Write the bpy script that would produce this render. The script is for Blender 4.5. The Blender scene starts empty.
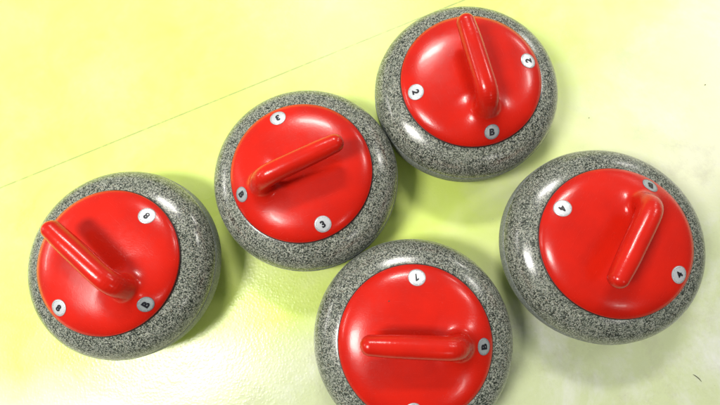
import bpy, bmesh, math, random
import numpy as np
from mathutils import Vector

random.seed(4); rng = np.random.default_rng(4)
sc = bpy.context.scene
EXPO = -0.12
LAMPS = [
    (-1.36, -.36, 2.3, .80, .50, 74),
    (3.4, 2.1, 3, .65, .65, 58),
    (-.22, 2.0, 2.3, .80, .32, 66),
    (-7, 1, 3, .7, 2.2, 190),
    (5.6, 6.2, 3, 1.6, .4, 170),
    (2.0, -2.2, 3, .5, .3, 12),
]
col = sc.collection

# ------------------------------------------------------------------ helpers
def new_obj(name, me, parent=None):
    o = bpy.data.objects.new(name, me); col.objects.link(o)
    if parent: o.parent = parent
    return o

def mesh_from(name, verts, faces, mat, smooth=True):
    me = bpy.data.meshes.new(name)
    me.from_pydata([tuple(map(float, v)) for v in verts], [], faces)
    me.materials.append(mat)
    if smooth: me.polygons.foreach_set('use_smooth', [True]*len(me.polygons))
    me.update()
    return me

def lathe(name, prof, seg, mat, closed_bottom=False, closed_top=False):
    V = []; F = []
    for r, z in prof:
        for i in range(seg):
            a = 2*math.pi*i/seg
            V.append((r*math.cos(a), r*math.sin(a), z))
    n = len(prof)
    for j in range(n-1):
        for i in range(seg):
            k = (i+1) % seg
            F.append((j*seg+i, j*seg+k, (j+1)*seg+k, (j+1)*seg+i))
    if closed_bottom: F.append(tuple(range(seg-1, -1, -1)))
    if closed_top: F.append(tuple((n-1)*seg+i for i in range(seg)))
    return mesh_from(name, V, F, mat)

def nodes(name):
    m = bpy.data.materials.new(name); m.use_nodes = True
    nt = m.node_tree
    return m, nt, nt.nodes['Principled BSDF']

def N(nt, t, **kw):
    n = nt.nodes.new(t)
    for k, v in kw.items(): setattr(n, k, v)
    return n

def val(nt, op, a, b=None, c=None, clamp=False):
    n = nt.nodes.new('ShaderNodeMath'); n.operation = op; n.use_clamp = clamp
    for i, s in enumerate((a, b, c)):
        if s is None: continue
        if isinstance(s, (int, float)): n.inputs[i].default_value = s
        else: nt.links.new(s, n.inputs[i])
    return n.outputs[0]

def mixc(nt, fac, a, b):
    n = nt.nodes.new('ShaderNodeMix'); n.data_type = 'RGBA'
    for s, i in ((fac, 0), (a, 6), (b, 7)):
        if isinstance(s, (int, float)): n.inputs[i].default_value = s
        elif isinstance(s, tuple): n.inputs[i].default_value = (*s, 1)
        else: nt.links.new(s, n.inputs[i])
    return n.outputs[2]

def noise(nt, vec, scale, detail=2, rough=.5, dist=0):
    n = nt.nodes.new('ShaderNodeTexNoise')
    n.inputs['Scale'].default_value = scale; n.inputs['Detail'].default_value = detail
    n.inputs['Roughness'].default_value = rough; n.inputs['Distortion'].default_value = dist
    nt.links.new(vec, n.inputs['Vector'])
    return n.outputs[0]

def ramp(nt, fac, stops, interp='LINEAR'):
    n = nt.nodes.new('ShaderNodeValToRGB'); cr = n.color_ramp; cr.interpolation = interp
    while len(cr.elements) < len(stops): cr.elements.new(.5)
    for e, (p, c) in zip(cr.elements, stops):
        e.position = p; e.color = (*c, 1) if isinstance(c, tuple) else (c, c, c, 1)
    nt.links.new(fac, n.inputs[0])
    return n.outputs[0]

def bump(nt, h, strength, dist, normal=None):
    b = nt.nodes.new('ShaderNodeBump')
    b.inputs['Strength'].default_value = strength; b.inputs['Distance'].default_value = dist
    nt.links.new(h, b.inputs['Height'])
    if normal: nt.links.new(normal, b.inputs['Normal'])
    return b.outputs[0]

# ------------------------------------------------------------------ materials
def granite(name, polished):
    m, nt, p = nodes(name)
    tc = N(nt, 'ShaderNodeTexCoord'); oi = N(nt, 'ShaderNodeObjectInfo')
    add = N(nt, 'ShaderNodeVectorMath', operation='ADD')
    cmb = N(nt, 'ShaderNodeCombineXYZ')
    s = val(nt, 'MULTIPLY', oi.outputs['Random'], 7.3)
    nt.links.new(s, cmb.inputs[0]); nt.links.new(s, cmb.inputs[2])
    nt.links.new(tc.outputs['Object'], add.inputs[0]); nt.links.new(cmb.outputs[0], add.inputs[1])
    v0 = add.outputs[0]
    # wobble the grain edges
    wn = N(nt, 'ShaderNodeTexNoise'); wn.inputs['Scale'].default_value = 500; nt.links.new(v0, wn.inputs['Vector'])
    sub = N(nt, 'ShaderNodeVectorMath', operation='MULTIPLY_ADD'); nt.links.new(wn.outputs['Color'], sub.inputs[0])
    sub.inputs[1].default_value = (.0016, .0016, .0016); nt.links.new(v0, sub.inputs[2])
    v = sub.outputs[0]
    vo = N(nt, 'ShaderNodeTexVoronoi'); vo.inputs['Scale'].default_value = 820; nt.links.new(v, vo.inputs['Vector'])
    sep = N(nt, 'ShaderNodeSeparateColor'); nt.links.new(vo.outputs['Color'], sep.inputs[0])
    base = ramp(nt, sep.outputs[0], [(0, (.010, .012, .014)), (.15, (.035, .042, .042)), (.27, (.11, .125, .108)),
                (.40, (.24, .26, .205)), (.58, (.40, .415, .335)), (.76, (.28, .305, .265)), (.88, (.58, .59, .50)), (.97, (.30, .25, .18))], 'CONSTANT')
    vo2 = N(nt, 'ShaderNodeTexVoronoi'); vo2.inputs['Scale'].default_value = 600; nt.links.new(v, vo2.inputs['Vector'])
    sep2 = N(nt, 'ShaderNodeSeparateColor'); nt.links.new(vo2.outputs['Color'], sep2.inputs[0])
    flecks = val(nt, 'GREATER_THAN', sep2.outputs[1], .79)
    c = mixc(nt, val(nt, 'MULTIPLY', flecks, .88), base, (.008, .010, .011))
    pale = val(nt, 'LESS_THAN', sep2.outputs[2], .10)
    c = mixc(nt, val(nt, 'MULTIPLY', pale, .6), c, (.50, .50, .45))
    big = noise(nt, v0, 28, 3)
    c = mixc(nt, val(nt, 'MULTIPLY', val(nt, 'SUBTRACT', big, .5), .9, clamp=True), c, (.36, .40, .31))
    c = mixc(nt, .17, c, (.035, .052, .020))
    tone = ramp(nt, val(nt, 'ADD', val(nt, 'MULTIPLY', oi.outputs['Random'], .35), val(nt, 'MULTIPLY', noise(nt, v0, 14, 4, .6), .8)), [(.30, 0.0), (.95, .26)])
    c = mixc(nt, tone, c, (.075, .085, .07))
    if not polished:
        c = mixc(nt, .40, c, (.30, .33, .34))
    nt.links.new(c, p.inputs['Base Color'])
    if polished:
        r = ramp(nt, noise(nt, v0, 60, 4), [(.3, .16), (.75, .28)])
        nt.links.new(r, p.inputs['Roughness'])
        p.inputs['Specular IOR Level'].default_value = .62
        nrm = bump(nt, sep.outputs[0], .05, .0004)
    else:
        p.inputs['Roughness'].default_value = .55
        nrm = bump(nt, noise(nt, v0, 900, 3), .5, .0006)
    nt.links.new(nrm, p.inputs['Normal'])
    return m

def plastic():
    m, nt, p = nodes('red_moulded_plastic')
    tc = N(nt, 'ShaderNodeTexCoord'); v = tc.outputs['Object']
    big = noise(nt, v, 22, 4)
    c = mixc(nt, ramp(nt, big, [(.35, 0.0), (.75, 1.0)]), (.63, .014, .005), (.50, .010, .004))
    nt.links.new(c, p.inputs['Base Color'])
    dust = val(nt, 'MULTIPLY', ramp(nt, noise(nt, v, 330, 2, .6), [(.70, 0.0), (.78, 1.0)]), ramp(nt, noise(nt, v, 30, 3), [(.45, 0.0), (.7, .45)]))
    c = mixc(nt, dust, c, (.75, .16, .13))
    nt.links.new(c, p.inputs['Base Color'])
    # fine scuffs wear the gloss
    sc_ = N(nt, 'ShaderNodeMapping'); sc_.inputs['Scale'].default_value = (60, 900, 300); sc_.inputs['Rotation'].default_value = (0, 0, .6)
    nt.links.new(v, sc_.inputs[0])
    scr = noise(nt, sc_.outputs[0], 1, 3)
    r = val(nt, 'ADD', ramp(nt, noise(nt, v, 45, 5, .65), [(.3, .17), (.75, .30)]), val(nt, 'MULTIPLY', ramp(nt, scr, [(.62, 0.0), (.75, 1.0)]), .10))
    nt.links.new(r, p.inputs['Roughness'])
    p.inputs['Specular IOR Level'].default_value = .33
    p.inputs['Coat Weight'].default_value = .15; p.inputs['Coat Roughness'].default_value = .10
    h = noise(nt, v, 700, 3)
    nt.links.new(bump(nt, h, .20, .0006), p.inputs['Normal'])
    return m

def simple(name, c, rough, metal=0, spec=.5):
    m, nt, p = nodes(name)
    tc = N(nt, 'ShaderNodeTexCoord')
    n = noise(nt, tc.outputs['Object'], 300, 3)
    cc = mixc(nt, n, tuple(x*.9 for x in c), tuple(min(1, x*1.08) for x in c))
    nt.links.new(cc, p.inputs['Base Color'])
    p.inputs['Roughness'].default_value = rough; p.inputs['Metallic'].default_value = metal
    p.inputs['Specular IOR Level'].default_value = spec
    return m

GR = granite('polished_granite', True)
GB = granite('striking_band_granite', False)
RED = plastic()
SILVER = simple('silver_foil', (.70, .73, .75), .34, .4)
INK = simple('black_ink', (.012, .012, .018), .35)
GREYINK = simple('grey_ink', (.16, .17, .19), .4)
DIRT = simple('dark_straw', (.035, .028, .018), .7)
SEAL = simple('dark_gasket', (.035, .012, .010), .5)

# ------------------------------------------------------------------ ice sheet
def ice_material():
    m, nt, p = nodes('painted_ice')
    tc = N(nt, 'ShaderNodeTexCoord'); v = tc.outputs['Object']
    sp = N(nt, 'ShaderNodeSeparateXYZ'); nt.links.new(v, sp.inputs[0])
    x, y = sp.outputs[0], sp.outputs[1]
    n_big = noise(nt, v, 2.6, 5, .6, .4)
    n_mid = noise(nt, v, 9, 5, .6, .5)
    n_fine = noise(nt, v, 60, 4, .6)
    # lime ring paint under the ice, whitened towards +x / -y by frost and painted-in glare
    lime = mixc(nt, ramp(nt, n_mid, [(.3, 0.0), (.7, 1.0)]), ICE_A, ICE_B)
    e = val(nt, 'ADD', val(nt, 'MULTIPLY', x, EDGE[0]), val(nt, 'MULTIPLY', y, EDGE[1]))
    e = val(nt, 'ADD', e, val(nt, 'MULTIPLY', val(nt, 'MAXIMUM', val(nt, 'SUBTRACT', -.03, y), 0), 5.0))  # pale strip along the -y side, glare mixed into the ice colour
    e = val(nt, 'ADD', e, val(nt, 'MULTIPLY', val(nt, 'SUBTRACT', n_big, .5), .34))
    e = val(nt, 'ADD', e, val(nt, 'MULTIPLY', val(nt, 'SUBTRACT', n_mid, .5), .22))
    f = ramp(nt, e, [(EDGE[2], 0.0), (EDGE[3], 1.0)])
    c = mixc(nt, val(nt, 'MULTIPLY', f, EDGE[4]), lime, ICE_W)
    # darker, greener towards -y and +x: soft shade put into the ice colour
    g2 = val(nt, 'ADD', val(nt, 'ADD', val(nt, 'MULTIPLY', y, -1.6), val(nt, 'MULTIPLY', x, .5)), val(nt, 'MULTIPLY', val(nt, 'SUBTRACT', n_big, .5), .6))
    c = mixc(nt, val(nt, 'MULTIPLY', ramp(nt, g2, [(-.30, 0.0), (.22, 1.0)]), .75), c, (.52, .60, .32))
    # frost smears
    fr = val(nt, 'MULTIPLY', ramp(nt, noise(nt, v, 5.0, 7, .72, .3), [(.50, 0.0), (.72, 1.0)]), ramp(nt, f, [(0, .12), (1, .75)]))
    c = mixc(nt, fr, c, (.80, .80, .80))
    # faint grime
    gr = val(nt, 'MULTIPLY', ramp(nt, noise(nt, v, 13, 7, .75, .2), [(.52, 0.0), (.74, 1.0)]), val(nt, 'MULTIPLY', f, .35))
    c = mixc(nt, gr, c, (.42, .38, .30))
    sp2 = val(nt, 'MULTIPLY', ramp(nt, noise(nt, v, 260, 2), [(.74, 0.0), (.78, 1.0)]), .35)
    c = mixc(nt, sp2, c, (.25, .25, .14))
    # thin pencil-like line
    d = val(nt, 'ABSOLUTE', val(nt, 'ADD', val(nt, 'ADD', val(nt, 'MULTIPLY', x, LN[0]), val(nt, 'MULTIPLY', y, LN[1])), LN[2]))
    d = val(nt, 'ADD', d, val(nt, 'MULTIPLY', val(nt, 'SUBTRACT', noise(nt, v, 70, 2), .5), .0012))
    lm = ramp(nt, val(nt, 'MULTIPLY', d, 100), [(.07, 1.0), (.19, 0.0)])
    brk = ramp(nt, noise(nt, v, 95, 3, .7), [(.32, .45), (.50, 1.0)])
    c = mixc(nt, val(nt, 'MULTIPLY', val(nt, 'MULTIPLY', lm, brk), .72), c, (.27, .32, .13))
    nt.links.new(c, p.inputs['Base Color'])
    # pebbled, scraped surface
    vo = N(nt, 'ShaderNodeTexVoronoi', feature='SMOOTH_F1'); vo.inputs['Scale'].default_value = 230
    vo.inputs['Smoothness'].default_value = .6
    nt.links.new(v, vo.inputs['Vector'])
    peb = ramp(nt, vo.outputs['Distance'], [(.10, 1.0), (.62, 0.0)])
    hh = val(nt, 'ADD', val(nt, 'MULTIPLY', peb, .6), val(nt, 'MULTIPLY', noise(nt, v, 420, 3), .5))
    hh = val(nt, 'ADD', hh, val(nt, 'MULTIPLY', n_fine, 1.2))
    amp = ramp(nt, val(nt, 'ADD', val(nt, 'MULTIPLY', y, -1.2), val(nt, 'MULTIPLY', n_big, .8)), [(.10, .25), (.55, 1.0)])
    hh = val(nt, 'MULTIPLY', hh, amp)
    nrm = bump(nt, hh, .27, .0009)
    nt.links.new(nrm, p.inputs['Normal'])
    nt.links.new(val(nt, 'ADD', ramp(nt, n_mid, [(.3, .36), (.7, .48)]), val(nt, 'MULTIPLY', amp, -.18)), p.inputs['Roughness'])
    p.inputs['Subsurface Weight'].default_value = .35; p.inputs['Subsurface Radius'].default_value = (1, 1, .6); p.inputs['Subsurface Scale'].default_value = .018
    p.inputs['IOR'].default_value = 1.42
    p.inputs['Specular IOR Level'].default_value = .5
    return m

ICE_A = (.70, .85, .18); ICE_B = (.76, .89, .26); ICE_W = (.86, .87, .66)
EDGE = (1.0, -.45, -.05, .45, .95)
_a, _b = (-.6712, .1626), (.0623, .4678)          # the drawn line runs through these two points (metres)
_l = math.hypot(_b[0]-_a[0], _b[1]-_a[1]); _n = (-(_b[1]-_a[1])/_l, (_b[0]-_a[0])/_l)
LN = (_n[0], _n[1], -(_n[0]*_a[0]+_n[1]*_a[1]))

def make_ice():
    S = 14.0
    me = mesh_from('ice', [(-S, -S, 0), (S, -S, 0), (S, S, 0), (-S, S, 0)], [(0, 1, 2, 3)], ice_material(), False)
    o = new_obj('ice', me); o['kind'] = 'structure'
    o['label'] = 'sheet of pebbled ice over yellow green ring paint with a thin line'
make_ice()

# ------------------------------------------------------------------ cap + handle as one smooth moulded shape
CR, CZ0, CH, CN, CM = .1057, .1095, .0172, 4.2, 1.5
def d_cap(P):
    r = np.hypot(P[..., 0], P[..., 1]); zz = np.maximum(P[..., 2]-CZ0, 0)/CH
    g = (r/CR)**CN + zz**CM - 1
    gr = CN/CR*(r/CR)**(CN-1); gz = CM/CH*np.sqrt(np.maximum(zz, 1e-6))
    return g/np.maximum(np.sqrt(gr*gr+gz*gz), 12.0)

KEY = np.array([(.0580, .098, .0300), (.0580, .112, .0250), (.0570, .126, .0198), (.0545, .1400, .0172), (.0490, .1515, .0162),
                (.0380, .1590, .0156), (.0180, .1625, .0152), (-.0100, .1650, .0149), (-.0360, .1675, .0143), (-.0602, .1690, .0130)])
def catmull(K, n=6):
    K = np.vstack([2*K[0]-K[1], K, 2*K[-1]-K[-2]]); out = []
    for i in range(1, len(K)-2):
        for t in np.linspace(0, 1, n, endpoint=False):
            a, b, c, d = K[i-1:i+3]
            out.append(.5*((2*b)+(c-a)*t+(2*a-5*b+4*c-d)*t*t+(3*b-a-3*c+d)*t**3))
    out.append(K[-2]); return np.array(out)
PATH = catmull(KEY, 4)
def d_handle(P):
    best = np.full(P.shape[:-1], 9.0)
    for a, b in zip(PATH[:-1], PATH[1:]):
        A = np.array([a[0], 0, a[1]]); B = np.array([b[0], 0, b[1]]); ab = B-A
        t = np.clip(((P-A)@ab)/(ab@ab), 0, 1)
        d = np.linalg.norm(P-(A+t[..., None]*ab), axis=-1)-(a[2]+(b[2]-a[2])*t)
        best = np.minimum(best, d)
    return best
def parts_d(P):
    dc, dh = d_cap(P), d_handle(P)
    sx = np.clip((P[..., 0]+.004)/.046, 0, 1); sx = sx*sx*(3-2*sx)
    sz = np.clip((.150-P[..., 2])/.030, 0, 1); sz = sz*sz*(3-2*sz)
    k = .004+.034*sx*sz
    h = np.maximum(k-np.abs(dh-dc), 0)/k
    return np.minimum(dh, dc)-h*h*h*k/6, dc, dh
def field(P): return parts_d(P)[0]
def grad(P, e=2e-4):
    g = np.stack([field(P+np.eye(3)[i]*e)-field(P-np.eye(3)[i]*e) for i in range(3)], -1)/(2*e)
    return g
def snap(P, it=4):
    for _ in range(it):
        g = grad(P); P = P-(field(P)/np.maximum((g*g).sum(-1), .05))[..., None]*g*.9
    g = grad(P); return P, g/np.linalg.norm(g, axis=-1, keepdims=True)

def surface_nets(h=.0016):
    xs = np.arange(-.112, .112, h); zs = np.arange(.1105, .186, h)
    G = np.stack(np.meshgrid(xs, xs, zs, indexing='ij'), -1)
    D = field(G); S = D < 0
    cells = np.zeros(tuple(n-1 for n in D.shape), int)
    for i in (0, 1):
        for j in (0, 1):
            for k in (0, 1):
                cells += S[i:S.shape[0]-1+i, j:S.shape[1]-1+j, k:S.shape[2]-1+k]
    act = (cells > 0) & (cells < 8)
    idx = -np.ones(act.shape, int); idx[act] = np.arange(act.sum())
    P = G[:-1, :-1, :-1][act]+h/2
    quads = []
    for ax in range(3):
        a, b = [(1, 2), (2, 0), (0, 1)][ax]
        s0 = [slice(None)]*3; s1 = [slice(None)]*3; s0[ax] = slice(0, -1); s1[ax] = slice(1, None)
        ch = S[tuple(s0)] != S[tuple(s1)]
        I = np.argwhere(ch)
        for p_ in I:
            if p_[a] < 1 or p_[b] < 1 or p_[a] >= act.shape[a] or p_[b] >= act.shape[b]: continue
            def at(da, db):
                q = p_.copy(); q[a] += da; q[b] += db; return idx[tuple(q)]
            f = (at(-1, -1), at(0, -1), at(0, 0), at(-1, 0))
            if min(f) < 0: continue
            quads.append(f if S[tuple(p_)] else f[::-1])
    return P, quads
VP, QF = surface_nets()
VP, VN = snap(VP, 5)
_, dc_, dh_ = parts_d(VP)
isH = dh_ < dc_
QF = np.array(QF); qh = isH[QF].sum(1) >= 2
def sub_mesh(name, F):
    used, inv = np.unique(F.ravel(), return_inverse=True)
    me = mesh_from(name, VP[used], [tuple(map(int, f)) for f in inv.reshape(F.shape)], RED)
    me.normals_split_custom_set_from_vertices([tuple(map(float, n)) for n in VN[used]])
    return me
ME_HANDLE = sub_mesh('handle', QF[qh])
ME_CAP = sub_mesh('cap', QF[~qh])
ME_RIM = lathe('cap_rim', [(.1040, .1072), (.1052, .1076), (.1057, .1085), (.1058, .1098), (.1057, .1106), (.1054, .1115), (.1040, .1125)], 160, RED)
ME_SEAL = lathe('gasket', [(.1066, .1060), (.1071, .1078), (.1064, .1088), (.1045, .1090)], 128, SEAL)

# ------------------------------------------------------------------ granite body
def smooth_profile(K, n=6):
    K = np.array([(a, b, 0) for a, b in K]); return [(p[0], p[1]) for p in catmull(K, n)]
TOPP = smooth_profile([(.1446, .0712), (.1434, .0765), (.1405, .0832), (.1355, .0905), (.1285, .0970), (.1200, .1018), (.1120, .1050), (.1055, .1068), (.0960, .1080)])
BOTP = smooth_profile([(.058, .0062), (.085, .0035), (.104, .0075), (.120, .0160), (.1315, .0265), (.1390, .0360), (.1436, .0442)])
CUP = [(.050, .012), (.0560, .0085), (.0575, .0)]
ME_BODY = lathe('body', [(.0550, .010), (.0615, .0012), (.0645, .0006), (.0690, .0022)] + BOTP[4:] + [(.1443, .0450), (.1443, .0704)] + TOPP, 160, GR, closed_bottom=True, closed_top=True)
ME_BAND = lathe('striking_band', [(.1440, .0446), (.1450, .0454), (.1455, .0470), (.1457, .0570), (.1455, .0680), (.1450, .0700), (.1441, .0708)], 160, GB)

# ------------------------------------------------------------------ stickers
def glyph_mesh(ch, cap_h, bold):
    cu = bpy.data.curves.new('glyph', 'FONT'); cu.body = ch; cu.size = 1; cu.offset = bold
    cu.align_x = 'CENTER'; cu.resolution_u = 6
    o = bpy.data.objects.new('glyph', cu); col.objects.link(o)
    dg = bpy.context.evaluated_depsgraph_get(); dg.update()
    me = bpy.data.meshes.new_from_object(o.evaluated_get(dg))
    bpy.data.objects.remove(o)
    bm = bmesh.new(); bm.from_mesh(me)
    bmesh.ops.triangulate(bm, faces=bm.faces[:])
    for _ in range(3):
        bmesh.ops.subdivide_edges(bm, edges=[e for e in bm.edges if e.calc_length() > .12], cuts=1)
        bmesh.ops.triangulate(bm, faces=bm.faces[:])
    V = np.array([v.co[:] for v in bm.verts]); F = [tuple(v.index for v in f.verts) for f in bm.faces]
    bm.free(); bpy.data.meshes.remove(me)
    ctr = (V.max(0)+V.min(0))/2; V = (V-ctr)*(cap_h/(V[:, 1].max()-V[:, 1].min()))
    return V[:, :2], F

def frame_at(ang, r):
    P = np.array([[r*math.cos(ang), r*math.sin(ang), .123]]); n = None
    for _ in range(8):
        g = grad(P); P[:, 2] -= (field(P)/np.maximum(g[:, 2], .3))*.8
    n = grad(P)[0]; n /= np.linalg.norm(n)
    up = np.array([-math.cos(ang), -math.sin(ang), 0.]); up -= n*up.dot(n); up /= np.linalg.norm(up)   # tops of the characters face the handle
    return P[0], n, up, np.cross(up, n)
def on_cap(fr, uv, off):
    P0, n, up, rt = fr
    P = P0+uv[:, :1]*rt+uv[:, 1:2]*up
    P, nn = snap(P, 3); return P+nn*off
def patch(name, fr, uv, F, off, mat, parent):
    V = on_cap(fr, np.asarray(uv, float), off)
    return new_obj(name, mesh_from(name, V, F, mat), parent)
def disc_uv(R, rings=5, seg=40):
    uv = [(0, 0)]; F = []
    for j in range(1, rings+1):
        for i in range(seg):
            a = 2*math.pi*i/seg; uv.append((R*j/rings*math.cos(a), R*j/rings*math.sin(a)))
    for i in range(seg): F.append((0, 1+i, 1+(i+1) % seg))
    for j in range(1, rings):
        for i in range(seg):
            a, b = 1+(j-1)*seg, 1+j*seg; k = (i+1) % seg
            F.append((a+i, b+i, b+k, a+k))
    return np.array(uv), F
def ring_uv(r0, r1, seg=48):
    uv = []; F = []
    for i in range(seg):
        a = 2*math.pi*i/seg
        uv += [(r0*math.cos(a), r0*math.sin(a)), (r1*math.cos(a), r1*math.sin(a))]
        k = (i+1) % seg; F.append((2*i, 2*i+1, 2*k+1, 2*k))
    return np.array(uv), F
def dots_uv(r, n, w, h, gap):
    uv = []; F = []
    for i in range(n):
        a = 2*math.pi*i/n
        if rng.random() < gap: continue
        ww = w*rng.uniform(.5, 1.2); e1 = np.array((math.cos(a), math.sin(a))); e2 = np.array((-e1[1], e1[0]))
        b = len(uv)
        for s, t in ((-1, -1), (1, -1), (1, 1), (-1, 1)): uv.append(e1*(r+s*h/2)+e2*t*ww/2)
        F.append((b, b+1, b+2, b+3))
    return np.array(uv), F
def one_glyph(h):
    pts = [(-.02, -.5), (.20, -.5), (.20, .5), (.04, .5), (-.26, .30), (-.26, .10), (-.02, .24)]
    uv = np.array(pts)*h
    return uv, [(0, 1, 2, 6), (6, 2, 3), (6, 3, 4), (6, 4, 5)]
GLY = {c: glyph_mesh(c, .0104 if c != 'B' else .0104, .048 if c != 'B' else .052) for c in '2348B'}
GLY['1'] = one_glyph(.0106)

def sticker(ch, ang, root, lean=0):
    letter = ch == 'B'
    fr = frame_at(ang, .0912 if letter else .0875)
    P0, n, up, rt = fr
    a = lean; up2 = up*math.cos(a)+rt*math.sin(a); fr = (P0, n, up2, np.cross(up2, n))
    R = .0110 if letter else .0119
    nm = 'letter_sticker' if letter else 'number_sticker'
    uv, F = disc_uv(R, 8, 48)
    st = patch(nm, fr, uv, F, .00035, BLUEGREY if letter else SILVER, root)
    # give the foil a real edge
    md = st.modifiers.new('thick', 'SOLIDIFY'); md.thickness = .0004; md.offset = -1
    uv, F = ring_uv(R*.955, R*1.03)
    patch('border_ring', fr, uv, F, .00050, GREYINK if letter else EDGEGREY, st)
    uv, F = dots_uv(R*.84, 34, .0009, .0007, .30)
    patch('fine_print', fr, uv, F, .00056, GREYINK, st)
    uv, F = GLY[ch]
    patch('letter' if letter else 'numeral', fr, uv, F, .00075, INK, st)

WHITE = simple('white_paper', (.74, .75, .76), .4)
EDGEGREY = simple('worn_grey_edge', (.34, .30, .30), .5)
BLUEGREY = simple('blue_grey_foil', (.42, .46, .47), .3, .35)
SILVER2 = SILVER

# ------------------------------------------------------------------ stones
STONES = [
    ('8', -.3935, .0277, -41.5, 'curling stone numbered 8 with red handle, farthest left and apart from the others'),
    ('3', -.1129, .1598, -156.4, 'curling stone numbered 3 with red handle, touching the stones numbered 2 and 1'),
    ('2', .1429, .3010, -74.5, 'curling stone numbered 2 with red handle, nearest the top, touching stone 3'),
    ('4', .3346, .0542, 58.1, 'curling stone numbered 4 with red handle, standing alone at the right'),
    ('1', .0502, -.0828, -2.6, 'curling stone numbered 1 with red handle, cut off by the bottom edge'),
]
for num, x, y, deg, label in STONES:
    root = bpy.data.objects.new('curling_stone', None); col.objects.link(root)
    root.empty_display_size = .05
    root.location = (x, y, 0); root.rotation_euler = (0, 0, math.radians(deg))
    root['label'] = label; root['category'] = 'curling stone'; root['group'] = 'curling stones on the ice'
    new_obj('granite_body', ME_BODY, root); new_obj('striking_band', ME_BAND, root)
    cap = new_obj('cap', ME_CAP, root); new_obj('rim', ME_RIM, cap); new_obj('gasket', ME_SEAL, cap)
    new_obj('handle', ME_HANDLE, root)
    sticker('B', 0, root, random.uniform(-.12, .12))
    if num == '1':       # small black chip in the red plastic
        fr = frame_at(math.radians(125), .0655); uv, F = disc_uv(.0011, 2, 9); uv = uv*np.array((1.0, .75))
        nk = patch('chip', fr, uv, F, .00015, DIRT, cap); nk['label'] = 'small black chip in the red cap'
    for s in (1, -1): sticker(num, s*math.pi/2, root, random.uniform(-.15, .15))

# ------------------------------------------------------------------ bits lying on the ice
def splinter(name, x, y, L, w, ang, label, bend=.15):
    V = []; F = []; n = 7
    for i in range(n):
        t = i/(n-1); s = w*(1-abs(2*t-1)**2.5*.8); yy = bend*L*math.sin(t*3)*.5
        for a in range(6):
            b = 2*math.pi*a/6; V.append(((t-.5)*L, yy+s*math.cos(b), w+s*.8*math.sin(b)))
    for i in range(n-1):
        for a in range(6):
            k = (a+1) % 6; F.append((i*6+a, i*6+k, (i+1)*6+k, (i+1)*6+a))
    F += [tuple(range(5, -1, -1)), tuple((n-1)*6+a for a in range(6))]
    o = new_obj(name, mesh_from(name, V, F, DIRT)); o.location = (x, y, 0); o.rotation_euler = (0, 0, ang)
    o['label'] = label; o['category'] = 'debris'
splinter('straw_splinter', .4955, -.1492, .0165, .0006, -.75, 'tiny dark splinter lying on the ice below the stone numbered 4')
splinter('grit_speck', .571, .3353, .0026, .0007, .4, 'dark speck of grit on the white ice near the right edge')
splinter('grit_speck', .368, .278, .0020, .0006, 1.2, 'dark speck of grit on the ice between the stones numbered 2 and 4')

# ------------------------------------------------------------------ camera
cd = bpy.data.cameras.new('camera'); cd.sensor_width = 36; cd.lens = 444.18/720*36; cd.clip_end = 100; cd.clip_start = .02
co = bpy.data.objects.new('camera', cd); col.objects.link(co)
co.location = (0, 0, .74864); co.rotation_euler = (.17432, .03948, 0)
sc.camera = co

# ------------------------------------------------------------------ lamps of the hall
w = bpy.data.worlds.new('World'); sc.world = w; w.use_nodes = True
_wt = w.node_tree; _g = _wt.nodes.new('ShaderNodeTexCoord'); _d = _wt.nodes.new('ShaderNodeVectorMath'); _d.operation = 'DOT_PRODUCT'
_d.inputs[1].default_value = (-.40, .85, .35)        # added gradient: world light stronger from the north-west, weaker behind the photographer
_wt.links.new(_g.outputs['Generated'], _d.inputs[0])
_wt.links.new(ramp(_wt, val(_wt, 'MULTIPLY_ADD', _d.outputs['Value'], .5, .5), [(.15, (.10, .11, .12)), (.45, (.42, .45, .47)), (.85, (1.15, 1.2, 1.25))]), _wt.nodes['Background'].inputs[0])
w.node_tree.nodes['Background'].inputs[1].default_value = .27
def lamp(x, y, z, sx, sy, watts, rot=0, color=(1, .97, .92)):
    L = bpy.data.lights.new('ceiling_lamp', 'AREA'); L.shape = 'RECTANGLE'; L.size = sx; L.size_y = sy
    L.energy = watts; L.color = color
    o = bpy.data.objects.new('ceiling_lamp', L); col.objects.link(o)
    o.location = (x, y, z); o.rotation_euler = (0, 0, rot)
for a in LAMPS: lamp(*a)
sc.render.engine = 'CYCLES'
sc.view_settings.view_transform = 'Standard'; sc.view_settings.look = 'None'
sc.view_settings.exposure = EXPO; sc.view_settings.gamma = 1
